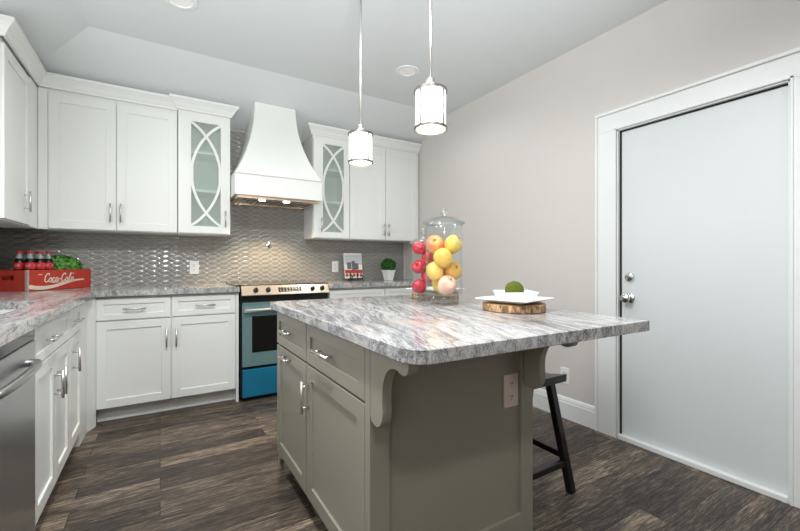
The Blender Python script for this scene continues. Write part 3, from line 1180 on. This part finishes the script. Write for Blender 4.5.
# ------------------------------------------------------------------ lamps
def pendant(loc, zb, label):
    t = thing('pendant_lamp', label, 'pendant light', (loc[0], loc[1], 0), 0, 'pendant lamps over the island')
    H, r = .153, .060
    bm = B()
    lathe(bm, [(0, zb + .004), (r - .003, zb + .004), (r, zb + .008), (r, zb + H - .006), (r - .004, zb + H), (.02, zb + H)], 40)
    mesh_obj('lamp_shade', bm, 'shade', t)
    for z in (zb, zb + H - .006):
        bm = B(); lathe(bm, [(r + .0005, z - .002), (r + .006, z - .002), (r + .006, z + .008), (r + .0005, z + .008)], 40, close=True)
        mesh_obj('trim_ring', bm, 'ringmetal', t)
    for a in (-75, 15, 105, 195):
        bm = B()
        x, y = (r + .0035) * math.cos(R(a)), (r + .0035) * math.sin(R(a))
        tube(bm, [(x, y, zb + .004), (x, y, zb + H)], .0032, 8)
        mesh_obj('frame_strut', bm, 'ringmetal', t)
    bm = B()
    lathe(bm, [(r + .002, zb + H + .001), (r - .005, zb + H + .006), (.03, zb + H + .008), (.028, zb + H + .024), (.018, zb + H + .026), (.016, zb + H + .045), (.008, zb + H + .05), (0, zb + H + .05)], 32)
    mesh_obj('cap', bm, 'steel', t)
    bm = B(); tube(bm, [(0, 0, zb + H + .048), (0, 0, ZC - .01)], .0062, 10)
    mesh_obj('rod', bm, 'nickel', t)
    bm = B(); lathe(bm, [(.062, ZC), (.062, ZC - .012), (.05, ZC - .022), (0, ZC - .024)], 32)
    mesh_obj('canopy', bm, 'nickel', t)
    d = bpy.data.lights.new('pendant_bulb', 'POINT'); d.energy = 2.5; d.color = (1, .93, .84); d.shadow_soft_size = .05
    lo = bpy.data.objects.new('pendant_bulb', d); COL.objects.link(lo); lo.parent = t; lo.location = (0, 0, zb - .07)
    return t
pendant((.912, 1.262), 1.667, 'pendant lamp hanging over the near end of the island')
pendant((.898, 1.868), 1.664, 'pendant lamp hanging over the far end of the island toward the range')

CANS = [(.10, 2.64, 'round recessed ceiling light above the floor beside the sink run', 10), (1.70, 2.67, 'round recessed ceiling light beside the pendant rods', 13),
        (.10, 1.15, 'added fill light on the ceiling above the dishwasher side of the island', 138), (1.25, 1.25, 'added fill light on the ceiling over the near end of the island', 26),  # unseen cans from here on, added to brighten the lower room
        (.10, -.35, 'added fill light on the living side ceiling near the sink wall', 52), (1.70, -.35, 'added fill light on the living side ceiling near the door', 24)]
for x, y, lb, pw in CANS:
    t = thing('recessed_light', lb, 'ceiling light', (x, y, 0), 0, 'recessed ceiling lights')
    bm = B(); lathe(bm, [(.062, ZC - .003), (.066, ZC - .008), (.092, ZC - .006), (.095, ZC), (.062, ZC)], 36, close=True)
    mesh_obj('trim_ring', bm, 'trimwhite', t)
    bm = B(); lathe(bm, [(0, ZC - .003), (.05, ZC - .004), (.062, ZC - .003)], 36)
    mesh_obj('lens', bm, 'can', t)
    d = bpy.data.lights.new('recessed_bulb', 'SPOT'); d.energy = pw; d.color = (.975, .985, 1.0); d.spot_size = R(165); d.spot_blend = .5; d.shadow_soft_size = .1
    lo = bpy.data.objects.new('recessed_bulb', d); COL.objects.link(lo); lo.parent = t; lo.location = (0, 0, ZC - .03)

# ------------------------------------------------------------------ wall plates
def wall_outlet(label, loc, rz):
    t = thing('wall_outlet', label, 'outlet', loc, rz)
    bm = B(); box(bm, -.037, .037, -.006, 0, -.06, .06, .002)
    mesh_obj('cover_plate', bm, 'plastic', t)
    for z in (-.02, .02):
        bm = B(); box(bm, -.017, .017, -.0085, -.0055, z - .0165, z + .0165, .001)
        s = mesh_obj('socket', bm, 'plastic', t)
        bm = B()
        for x in (-.006, .006):
            box(bm, x - .0013, x + .0013, -.0092, -.008, z - .002, z + .008)
        box(bm, -.002, .002, -.0092, -.008, z - .011, z - .007)
        mesh_obj('slot', bm, 'slot', s)
wall_outlet('white wall outlet on the tile between the red crate and the range', (.265, YB - .012, 1.10), 0)
wall_outlet('white wall outlet on the tile between the range and the cookbook', (1.635, YB - .012, 1.10), 0)
wall_outlet('white wall outlet low on the wall beside the door casing', (XR, 1.84, .31), R(-90))
t = thing('gas_stub', 'small metal cap on the tile above the range', 'wall fitting', (.932, YB - .012, 1.32), 0)
bm = B(); lathe(bm, [(.024, 0), (.024, .004), (.014, .006), (.012, .03), (0, .032)], 20)
mesh_obj('cap', bm, 'chrome', t, None, (R(90), 0, 0))

# ------------------------------------------------------------------ red crate, bottles, plant
CA = math.atan2(.37, .26)
t = thing('crate', 'weathered red wooden soda crate with white script on the corner worktop', 'crate', (-.775, 3.618, ZT + .001), CA)
CLn, CWd, CH = .512, .26, .145
bm = B()
box(bm, 0, CLn, 0, .012, .0, CH, .002)
fp = mesh_obj('long_side', bm, 'red', t)
bm = B(); box(bm, 0, CLn, CWd - .012, CWd, 0, CH, .002)
mesh_obj('long_side', bm, 'red', t)
def end_board(x):
    bm = B()
    y0, y1 = .0125, CWd - .0125
    hy0, hy1, hz0, hz1 = .10, .20, .075, .108
    box(bm, x, x + .014, y0, hy0, 0, CH); box(bm, x, x + .014, hy1, y1, 0, CH)
    box(bm, x, x + .014, hy0, hy1, 0, hz0); box(bm, x, x + .014, hy0, hy1, hz1, CH)
    bmesh.ops.remove_doubles(bm, verts=bm.verts, dist=1e-5)
    return mesh_obj('end_board', bm, 'red', t)
end_board(.0); end_board(CLn - .014)
bm = B(); box(bm, .014, CLn - .014, .012, CWd - .012, .002, .012)
mesh_obj('bottom', bm, 'stem', t)
bm = B()
box(bm, -.0015, .012, -.0015, .0, 0, CH, .0005); box(bm, -.0015, 0, 0, .016, 0, CH, .0005)
mesh_obj('corner_strap', bm, plain('worn_pale_metal', srgb(205, 190, 178), .5, .2, var=.4, scale=60), t)
# painted script and swoosh on the long side (front face at y=0)
def face(p):
    return (p.x, -.0012, p.y)
bm = B()
LET = {
    'C': [[(.62, .78), (.58, .95), (.38, 1.0), (.16, .78), (.06, .42), (.14, .08), (.36, .0), (.58, .14), (.70, .30)]],
    'o': [[(.22, .50), (.06, .34), (.10, .06), (.26, .0), (.40, .18), (.38, .42), (.24, .5), (.30, .36), (.52, .36)]],
    'c': [[(.40, .40), (.30, .5), (.12, .38), (.08, .12), (.22, .0), (.38, .06), (.54, .26)]],
    'a': [[(.40, .42), (.24, .5), (.08, .30), (.12, .04), (.26, .04), (.42, .44), (.40, .06), (.56, .16)]],
    'l': [[(.06, .16), (.26, .62), (.34, .96), (.24, 1.0), (.16, .66), (.16, .12), (.28, .0), (.44, .16)]],
    '-': [[(.06, .30), (.30, .34)]],
}
x = .118
for ch, adv in zip('Coca-Cola', (.62, .44, .44, .52, .34, .62, .44, .36, .5)):
    S = .060
    for st in LET[ch]:
        pp = [Vector((x + S * (px_ + .18 * pz_) * .86, .058 + S * pz_)) for px_, pz_ in [(a, b) for a, b in st]]
        pp = spline(pp, 5)
        ribbon(bm, pp, .0080, face)
    x += S * adv * .92
# long flourish under the first capital and small line above
ribbon(bm, spline([Vector((.150, .060)), Vector((.20, .050)), Vector((.26, .054))], 6), .004, face)
ribbon(bm, [Vector((.075, .112)), Vector((.105, .112))], .005, face)
ribbon(bm, [Vector((.33, .118)), Vector((.36, .115))], .005, face)
mesh_obj('painted_script', bm, 'cream', t)
bm = B()
pts = spline([Vector((.012, .030)), Vector((.06, .021)), Vector((.12, .018)), Vector((.20, .026)), Vector((.29, .047)), Vector((.37, .062)), Vector((.445, .066))], 6)
n_ = len(pts)
ribbon(bm, pts, [.020 * (1 - k / n_) + .008 + .004 * math.sin(math.pi * k / n_) for k in range(n_)], face)
mesh_obj('painted_wave', bm, 'cream', t)
crate_m = Matrix.Translation((-.775, 3.618, ZT + .001)) @ Matrix.Rotation(CA, 4, 'Z')

# bottles
bm = B()
BOT = [(0, 0), (.026, 0), (.029, .006), (.029, .06), (.027, .08), (.029, .10), (.0295, .185), (.027, .197), (.020, .214), (.0150, .230), (.0128, .238), (.0125, .252), (.0145, .254), (.0145, .258), (.0125, .260), (0, .260)]
def bottle_first(label):
    t = thing('soda_bottle', label, 'bottle', (0, 0, 0), 0, 'soda bottles in the red crate')
    bm = B(); lathe(bm, [p for p in BOT if p[1] <= .2141] + [(0, .214)], 24)
    mesh_obj('bottle_body', bm, 'cola', t)
    bm = B(); lathe(bm, [p for p in BOT if p[1] >= .214], 24)
    nk = mesh_obj('bottle_neck', bm, 'clearglass_bottle', t)
    nk['label'] = 'clear glass neck above the drink'
    bm = B(); lathe(bm, [(.0300, .140), (.0302, .141), (.0302, .183), (.0297, .185)], 24)
    lb = mesh_obj('bottle_label', bm, 'labelred', t)
    bm = B()
    for k in range(4):
        a0 = k * math.pi / 2
        def cyl(p, a0=a0):
            a = a0 + p.x
            return ((.0305) * math.cos(a), (.0305) * math.sin(a), .165 + p.y)
        for off in (-.45, -.2, .05, .3):
            ribbon(bm, spline([Vector((off, .004)), Vector((off + .05, -.007)), Vector((off + .13, .006)), Vector((off + .2, -.005))], 4), .004, cyl)
    mesh_obj('label_script', bm, 'labelwhite', lb)
    bm = B(); lathe(bm, [(.0155, .250), (.0168, .252), (.0155, .265), (.012, .268), (0, .2685)], 20)
    mesh_obj('bottle_cap', bm, 'labelred', t)
    return t
def copy_tree(o, parent=None):
    c = o.copy(); COL.objects.link(c)
    if parent:
        c.parent = parent
    for ch in [k for k in bpy.data.objects if k.parent == o and k != c]:
        copy_tree(ch, c)
    return c
BX = [(.075, .060), (.075, .140), (.142, .055), (.142, .140), (.209, .060), (.209, .140)]
labs = ['dark soda bottle in the crate at the near corner, front row', 'dark soda bottle in the crate at the near corner, back row',
        'dark soda bottle in the middle of the crate bottles, front row', 'dark soda bottle in the middle of the crate bottles, back row',
        'dark soda bottle in the crate beside the green plant, front row', 'dark soda bottle in the crate beside the green plant, back row']
proto = None
for (x, y), lb in zip(BX, labs):
    o = bottle_first(lb) if proto is None else copy_tree(proto)
    proto = proto or o
    o['label'] = lb
    p = crate_m @ Vector((x, y, .012))
    o.location = p
    o.rotation_euler = (0, 0, CA + R(20))


def leaf_ball(bm, c, rx, ry, rz, n, ls, rng, half=False):
    for _ in range(n):
        while True:
            d = Vector((rng.gauss(0, 1), rng.gauss(0, 1), rng.gauss(0, 1))).normalized()
            if not half or d.z > -.25:
                break
        q = rng.uniform(.72, 1.0)
        p = Vector(c) + Vector((d.x * rx * q, d.y * ry * q, d.z * rz * q))
        nrm = (d + Vector((rng.uniform(-.7, .7), rng.uniform(-.7, .7), rng.uniform(-.3, .9)))).normalized()
        s = nrm.cross(Vector((rng.uniform(-1, 1), rng.uniform(-1, 1), rng.uniform(-1, 1)))).normalized()
        u = nrm.cross(s)
        L = ls * rng.uniform(.7, 1.2); Wd = L * .42
        a = bm.verts.new(p - u * L * .5); b = bm.verts.new(p + s * Wd + nrm * L * .1); c2 = bm.verts.new(p + u * L * .5 - nrm * L * .15); d2 = bm.verts.new(p - s * Wd + nrm * L * .1)
        bm.faces.new((a, b, c2)); bm.faces.new((a, c2, d2))

rng = random.Random(3)
p = crate_m @ Vector((.382, .13, .0125))
t = thing('leafy_plant', 'bushy green leafy plant growing in the red crate beside the bottles', 'plant', p, CA)
bm = B(); prism(bm, [(-.095, -.10), (.095, -.10), (.095, .10), (-.095, .10)], 'z', .0, .12)
mesh_obj('planter_box', bm, 'soil', t)
bm = B(); leaf_ball(bm, (0.012, 0, .160), .125, .11, .082, 900, .036, rng, True)
for k in range(26):
    a = rng.uniform(0, 6.28); r0 = rng.uniform(0, .08)
    tube(bm, [(r0 * math.cos(a), r0 * math.sin(a), .115), (r0 * 1.2 * math.cos(a), r0 * 1.2 * math.sin(a), .19)], .0018, 5)
mesh_obj('foliage', bm, 'leaf', t)

# ------------------------------------------------------------------ cookbook on easel, topiary
t = thing('cookbook', 'pale illustrated cookbook leaning on a small black easel by the backsplash', 'book', (1.80, 3.90, ZT + .03), 0)
tilt = R(-10)
bm = B(); box(bm, -.105, .105, 0, .018, 0, .275, .001)
bk = mesh_obj('cover', bm, 'labelwhite', t, None, (tilt, 0, 0))
def flat(bm, x0, x1, z0, z1, y=-.0008):
    quad(bm, (x0, y, z0), (x1, y, z0), (x1, y, z1), (x0, y, z1))
bm = B(); flat(bm, -.100, .100, .150, .262)
mesh_obj('sky_picture', bm, plain('pale_print', srgb(206, 210, 216), .5, var=.25, scale=40), bk)
bm = B()
for x, z, w_, h_ in ((-.05, .10, .05, .075), (.0, .09, .04, .10), (.035, .095, .05, .07)):
    flat(bm, x - w_ / 2, x + w_ / 2, z, z + h_, -.0016)
mesh_obj('house_picture', bm, plain('grey_print', srgb(120, 118, 124), .5, var=.4, scale=90), bk)
bm = B(); flat(bm, -.103, .103, .055, .092, -.0014)
mesh_obj('red_banner', bm, plain('red_print', srgb(196, 74, 60), .5, var=.3, scale=60), bk)
bm = B()
for k in range(9):
    x = -.078 + k * .0185
    flat(bm, x, x + .010, .236, .248, -.0016)
mesh_obj('title_lettering', bm, plain('title_print', srgb(196, 184, 150), .5), bk)
bm = B()
for k in range(5):
    a = -.085 + k * .042
    lathe(bm, [(0, -.019), (.013, -.013), (.019, 0), (.013, .013), (0, .019)], 10, (a, -.001, .035))
for v in bm.verts:
    v.co.y = -.0014 + (v.co.y + .001) * .05
mesh_obj('fruit_picture', bm, plain('orange_print', srgb(206, 96, 52), .5, var=.3, scale=80), bk)
e = thing('book_easel', 'small black metal easel holding the cookbook', 'easel', (1.80, 3.90, ZT), 0)
bm = B()
for s in (-1, 1):
    pts = spline([(s * .085, -.055, .005), (s * .065, -.04, .03), (s * .04, -.03, .022), (s * .03, -.02, .04), (s * .055, .035, .13), (0, .045, .17)], 5)
    tube(bm, pts, .005, 8)
    pts = spline([(s * .03, -.02, .028), (s * .055, -.055, .026), (s * .075, -.062, .045), (s * .06, -.060, .06), (s * .045, -.058, .048)], 5)
    tube(bm, pts, .005, 8)
tube(bm, [(-.055, -.05, .026), (.055, -.05, .026)], .005, 8)
mesh_obj('scroll_frame', bm, 'black', e)
bm = B(); tube(bm, [(0, .045, .17), (0, .115, .005)], .004, 8)
mesh_obj('back_leg', bm, 'black', e)

t = thing('potted_topiary', 'round boxwood topiary in a white square pot on the short worktop', 'plant', (2.215, 3.88, ZT + .001), R(8))
bm = B()
def taper(bm, a, b, z0, z1):
    v = [bm.verts.new(p) for p in ((-a, -a, z0), (a, -a, z0), (a, a, z0), (-a, a, z0), (-b, -b, z1), (b, -b, z1), (b, b, z1), (-b, b, z1))]
    for q in ((0, 3, 2, 1), (4, 5, 6, 7), (0, 1, 5, 4), (1, 2, 6, 5), (2, 3, 7, 6), (3, 0, 4, 7)):
        bm.faces.new([v[i] for i in q])
taper(bm, .036, .054, 0, .105); taper(bm, .057, .058, .098, .115)
mesh_obj('pot', bm, 'porcelain', t)
rng = random.Random(5)
bm = B(); leaf_ball(bm, (0, 0, .17), .086, .086, .08, 800, .024, rng)
bmesh.ops.create_icosphere(bm, subdivisions=2, radius=.068, matrix=Matrix.Translation((0, 0, .17)))
mesh_obj('foliage', bm, 'leafdark', t)

# ------------------------------------------------------------------ on the island: wood slices, plates, bowl, jars
def wood_slice(label, loc, r, h, seed):
    rg = random.Random(seed)
    t = thing('wood_slice', label, 'wood slice', loc)
    n = 48
    ph = [rg.uniform(0, 6.28) for _ in range(4)]
    rad = [r * (1 + .025 * math.sin(3 * 2 * math.pi * k / n + ph[0]) + .012 * math.sin(7 * 2 * math.pi * k / n + ph[1]) + .006 * rg.uniform(-1, 1)) for k in range(n)]
    bm = B()
    zs = [0, .004, h * .35, h * .7, h - .003, h]
    fz = [.97, 1.0, 1.008, 1.004, 1.0, .985]
    rings = [[bm.verts.new((rad[k] * f * math.cos(2 * math.pi * k / n), rad[k] * f * math.sin(2 * math.pi * k / n), z)) for k in range(n)] for z, f in zip(zs, fz)]
    for a, b in zip(rings, rings[1:]):
        for k in range(n):
            bm.faces.new((a[k], a[(k + 1) % n], b[(k + 1) % n], b[k]))
    bm.faces.new(rings[0][::-1])
    bk = mesh_obj('bark', bm, 'bark', t)
    bm = B()
    c = [bm.verts.new((rad[k] * .985 * math.cos(2 * math.pi * k / n), rad[k] * .985 * math.sin(2 * math.pi * k / n), h)) for k in range(n)]
    bm.faces.new(c)
    mesh_obj('cut_face', bm, 'ringwood', t)
    return t
def plate(label, loc, s, rz):
    bm = B()
    # square dished plate: rings from the foot outwards
    def ringv(a, z, rd):
        pts = []
        for cx, cy, a0 in ((1, 1, 0), (-1, 1, 90), (-1, -1, 180), (1, -1, 270)):
            for k in range(5):
                an = R(a0 + 90 * k / 4)
                pts.append((cx * (a - rd) + rd * math.cos(an), cy * (a - rd) + rd * math.sin(an), z))
        return [bm.verts.new(p) for p in pts]
    rs = [ringv(s * .5, 0, .02), ringv(s * .56, .001, .02), ringv(s * .98, .017, .012), ringv(s, .019, .012), ringv(s * .995, .022, .012), ringv(s * .58, .006, .02), ringv(s * .5, .0055, .02)]
    for a, b in zip(rs, rs[1:]):
        n = len(a)
        for k in range(n):
            bm.faces.new((a[k], a[(k + 1) % n], b[(k + 1) % n], b[k]))
    bm.faces.new(rs[0][::-1]); bm.faces.new(rs[-1])
    bmesh.ops.recalc_face_normals(bm, faces=bm.faces)
    o = mesh_obj('plate', bm, 'porcelain', None, loc, (0, 0, rz))
    return tag(o, label, 'plate', 'square plates on the island')
SL = (1.385, 1.262)
wood_slice('rough bark wood slice carrying the plate with the white bowl', (*SL, IZ1 + .0005), .138, .034, 1)
plate('white square plate beneath the bowl with the moss ball', (*SL, IZ1 + .036), .132, R(13))
bm = B()
def sq(bm, a, z, rd):
    pts = []
    for cx, cy, a0 in ((1, 1, 0), (-1, 1, 90), (-1, -1, 180), (1, -1, 270)):
        for k in range(5):
            an = R(a0 + 90 * k / 4)
            pts.append((cx * (a - rd) + rd * math.cos(an), cy * (a - rd) + rd * math.sin(an), z))
    return [bm.verts.new(p) for p in pts]
rs = [sq(bm, .054, 0, .015), sq(bm, .064, .003, .015), sq(bm, .086, .044, .012), sq(bm, .088, .046, .012), sq(bm, .084, .046, .012), sq(bm, .060, .008, .012), sq(bm, .05, .006, .012)]
for a, b in zip(rs, rs[1:]):
    for k in range(20):
        bm.faces.new((a[k], a[(k + 1) % 20], b[(k + 1) % 20], b[k]))
bm.faces.new(rs[0][::-1]); bm.faces.new(rs[-1])
bmesh.ops.recalc_face_normals(bm, faces=bm.faces)
o = mesh_obj('bowl', bm, 'porcelain', None, (*SL, IZ1 + .0425), (0, 0, R(-32)))
tag(o, 'white square bowl holding a green moss ball', 'bowl')
rng = random.Random(9)
bm = B()
bmesh.ops.create_icosphere(bm, subdivisions=4, radius=.042)
for v in bm.verts:
    v.co *= 1 + rng.uniform(-.035, .035)
for f in bm.faces:
    f.smooth = False
o = mesh_obj('moss_ball', bm, 'moss', None, (SL[0] - .002, SL[1] + .0, IZ1 + .0495 + .0425))
tag(o, 'small green moss ball resting in the white bowl', 'moss ball')

SL2 = (1.462, 1.975)
wood_slice('rough bark wood slice behind the glass fruit jars', (*SL2, IZ1 + .0005), .146, .036, 2)
plate('white square plate on the wood slice behind the fruit jars', (*SL2, IZ1 + .038), .133, R(13))


def jar(label, loc, rb, zb, zt, zk, rf):
    """three ball feet, cylinder body, domed lid with a ball knob. z from the worktop"""
    t = thing('glass_jar', label, 'jar', loc, 0, 'fruit jars on the island')
    rball = zb / 2 + .001
    va = math.atan2(-loc[1], -loc[0])
    for k in range(3):
        a = va + k * 2 * math.pi / 3
        bm = B(); bmesh.ops.create_uvsphere(bm, u_segments=28, v_segments=16, radius=rball, matrix=Matrix.Translation((rf * math.cos(a), rf * math.sin(a), rball)))
        for f in bm.faces: f.smooth = True
        mesh_obj('ball_foot', bm, 'ballglass', t)
    bm = B()
    lathe(bm, [(0, zb), (rb * .7, zb + .001), (rb * .93, zb + .006), (rb, zb + .02), (rb, zt - .01), (rb + .003, zt)], 48)
    bd = mesh_obj('jar_body', bm, 'jarglass', t)
    bm = B(); lathe(bm, [(rb + .0035, zt - .004), (rb + .006, zt), (rb + .0035, zt + .004), (rb + .002, zt)], 48, close=True)
    mesh_obj('rim', bm, 'ballglass', t)
    bm = B()
    lathe(bm, [(rb + .012, zt + .004), (rb + .016, zt + .008), (rb + .006, zt + .012), (rb * .95, zt + .016), (rb * .8, zt + .026), (rb * .35, zt + .036), (.014, zt + .042), (.012, zt + .05)], 48)
    ld = mesh_obj('lid', bm, 'jarglass', t)
    bm = B(); lathe(bm, [(rb + .012, zt + .0035), (rb + .017, zt + .007), (rb + .012, zt + .0105), (rb + .010, zt + .007)], 48, close=True)
    mesh_obj('lid_rim', bm, 'ballglass', ld)
    bm = B(); bmesh.ops.create_uvsphere(bm, u_segments=24, v_segments=14, radius=(zk - zt - .046) / 2, matrix=Matrix.Translation((0, 0, zt + .046 + (zk - zt - .046) / 2)))
    for f in bm.faces: f.smooth = True
    mesh_obj('knob', bm, 'ballglass', ld)
    return t
JB = (1.270, 1.640); JS = (1.276, 1.832)
jar('tall clear lidded jar of yellow apples', (*JB, IZ1 + .0005), .0955, .044, .420, .505, .055)
jar('smaller clear lidded jar of red apples behind the tall jar', (*JS, IZ1 + .0005), .0665, .040, .325, .412, .036)

APPLE = [(0, .30), (.10, .36), (.22, .42), (.45, .46), (.70, .40), (.90, .20), (.97, -.05), (.90, -.30), (.72, -.55), (.50, -.72), (.30, -.80), (.15, -.76), (0, -.68)]
def apple(label, loc, r, mat, rot, group):
    t = thing('apple', label, 'apple', loc, 0, group)
    t.rotation_euler = rot
    bm = B()
    P = spline([Vector((a, b)) for a, b in APPLE], 3)
    lathe(bm, [(max(0, q.x) * r * 1.0, (q.y + .17) * r * 1.55) for q in P], 24)
    mesh_obj('flesh', bm, mat, t)
    bm = B(); tube(bm, [(0, 0, r * .72), (r * .05, 0, r * .95), (r * .14, 0, r * 1.12)], [r * .05, r * .04, r * .05], 6)
    mesh_obj('stem', bm, 'stem', t)
    return t
rg = random.Random(21)
r = .0492
names = [('pale pink apple at the bottom of the tall jar', 'paleapple'), ('yellow apple low in the tall jar behind the pale pink one', 'yellowapple'),
         ('yellow apple in the second layer of the tall jar, small jar side', 'yellowapple'), ('orange yellow apple in the second layer of the tall jar, door side', 'orangeapple'),
         ('yellow apple at the front of the third layer of the tall jar', 'yellowapple'), ('orange yellow apple at the back of the third layer of the tall jar', 'orangeapple'),
         ('peach blushed apple at the top of the tall jar, small jar side', 'blushapple'), ('large yellow apple at the top of the tall jar, door side', 'yellowapple')]
z = IZ1 + .044 + .055
vang = math.atan2(JB[1], JB[0])
k = 0
for layer in range(4):
    ang = [vang - R(162), vang + R(106), vang + R(180), vang + R(94)][layer]
    for s in (0, 1):
        a = ang + s * math.pi
        lb, mt = names[k]
        apple(lb, (JB[0] + .0458 * math.cos(a), JB[1] + .0458 * math.sin(a), z), r, mt, (rg.uniform(-.9, .9), rg.uniform(-.9, .9), rg.uniform(0, 6)), 'yellow apples in the tall jar')
        k += 1
    z += .0705
z = IZ1 + .040 + .044
r = .0405
for k, (lb, mt) in enumerate([('red apple at the bottom of the smaller jar', 'redapple'), ('red apple second from the bottom of the smaller jar', 'redapple'), ('red apple in the middle of the smaller jar', 'redapple'),
                              ('pink red apple second from the top of the smaller jar', 'pinkapple'), ('red apple topmost in the smaller jar', 'redapple')]):
    a = math.atan2(JS[1], JS[0]) + (R(100) if k % 2 == 0 else R(-80))
    apple(lb, (JS[0] + .0258 * math.cos(a), JS[1] + .0258 * math.sin(a), z), r, mt, (rg.uniform(-1.2, 1.2), rg.uniform(-1.2, 1.2), rg.uniform(0, 6)), 'red apples in the smaller jar')
    z += .0545
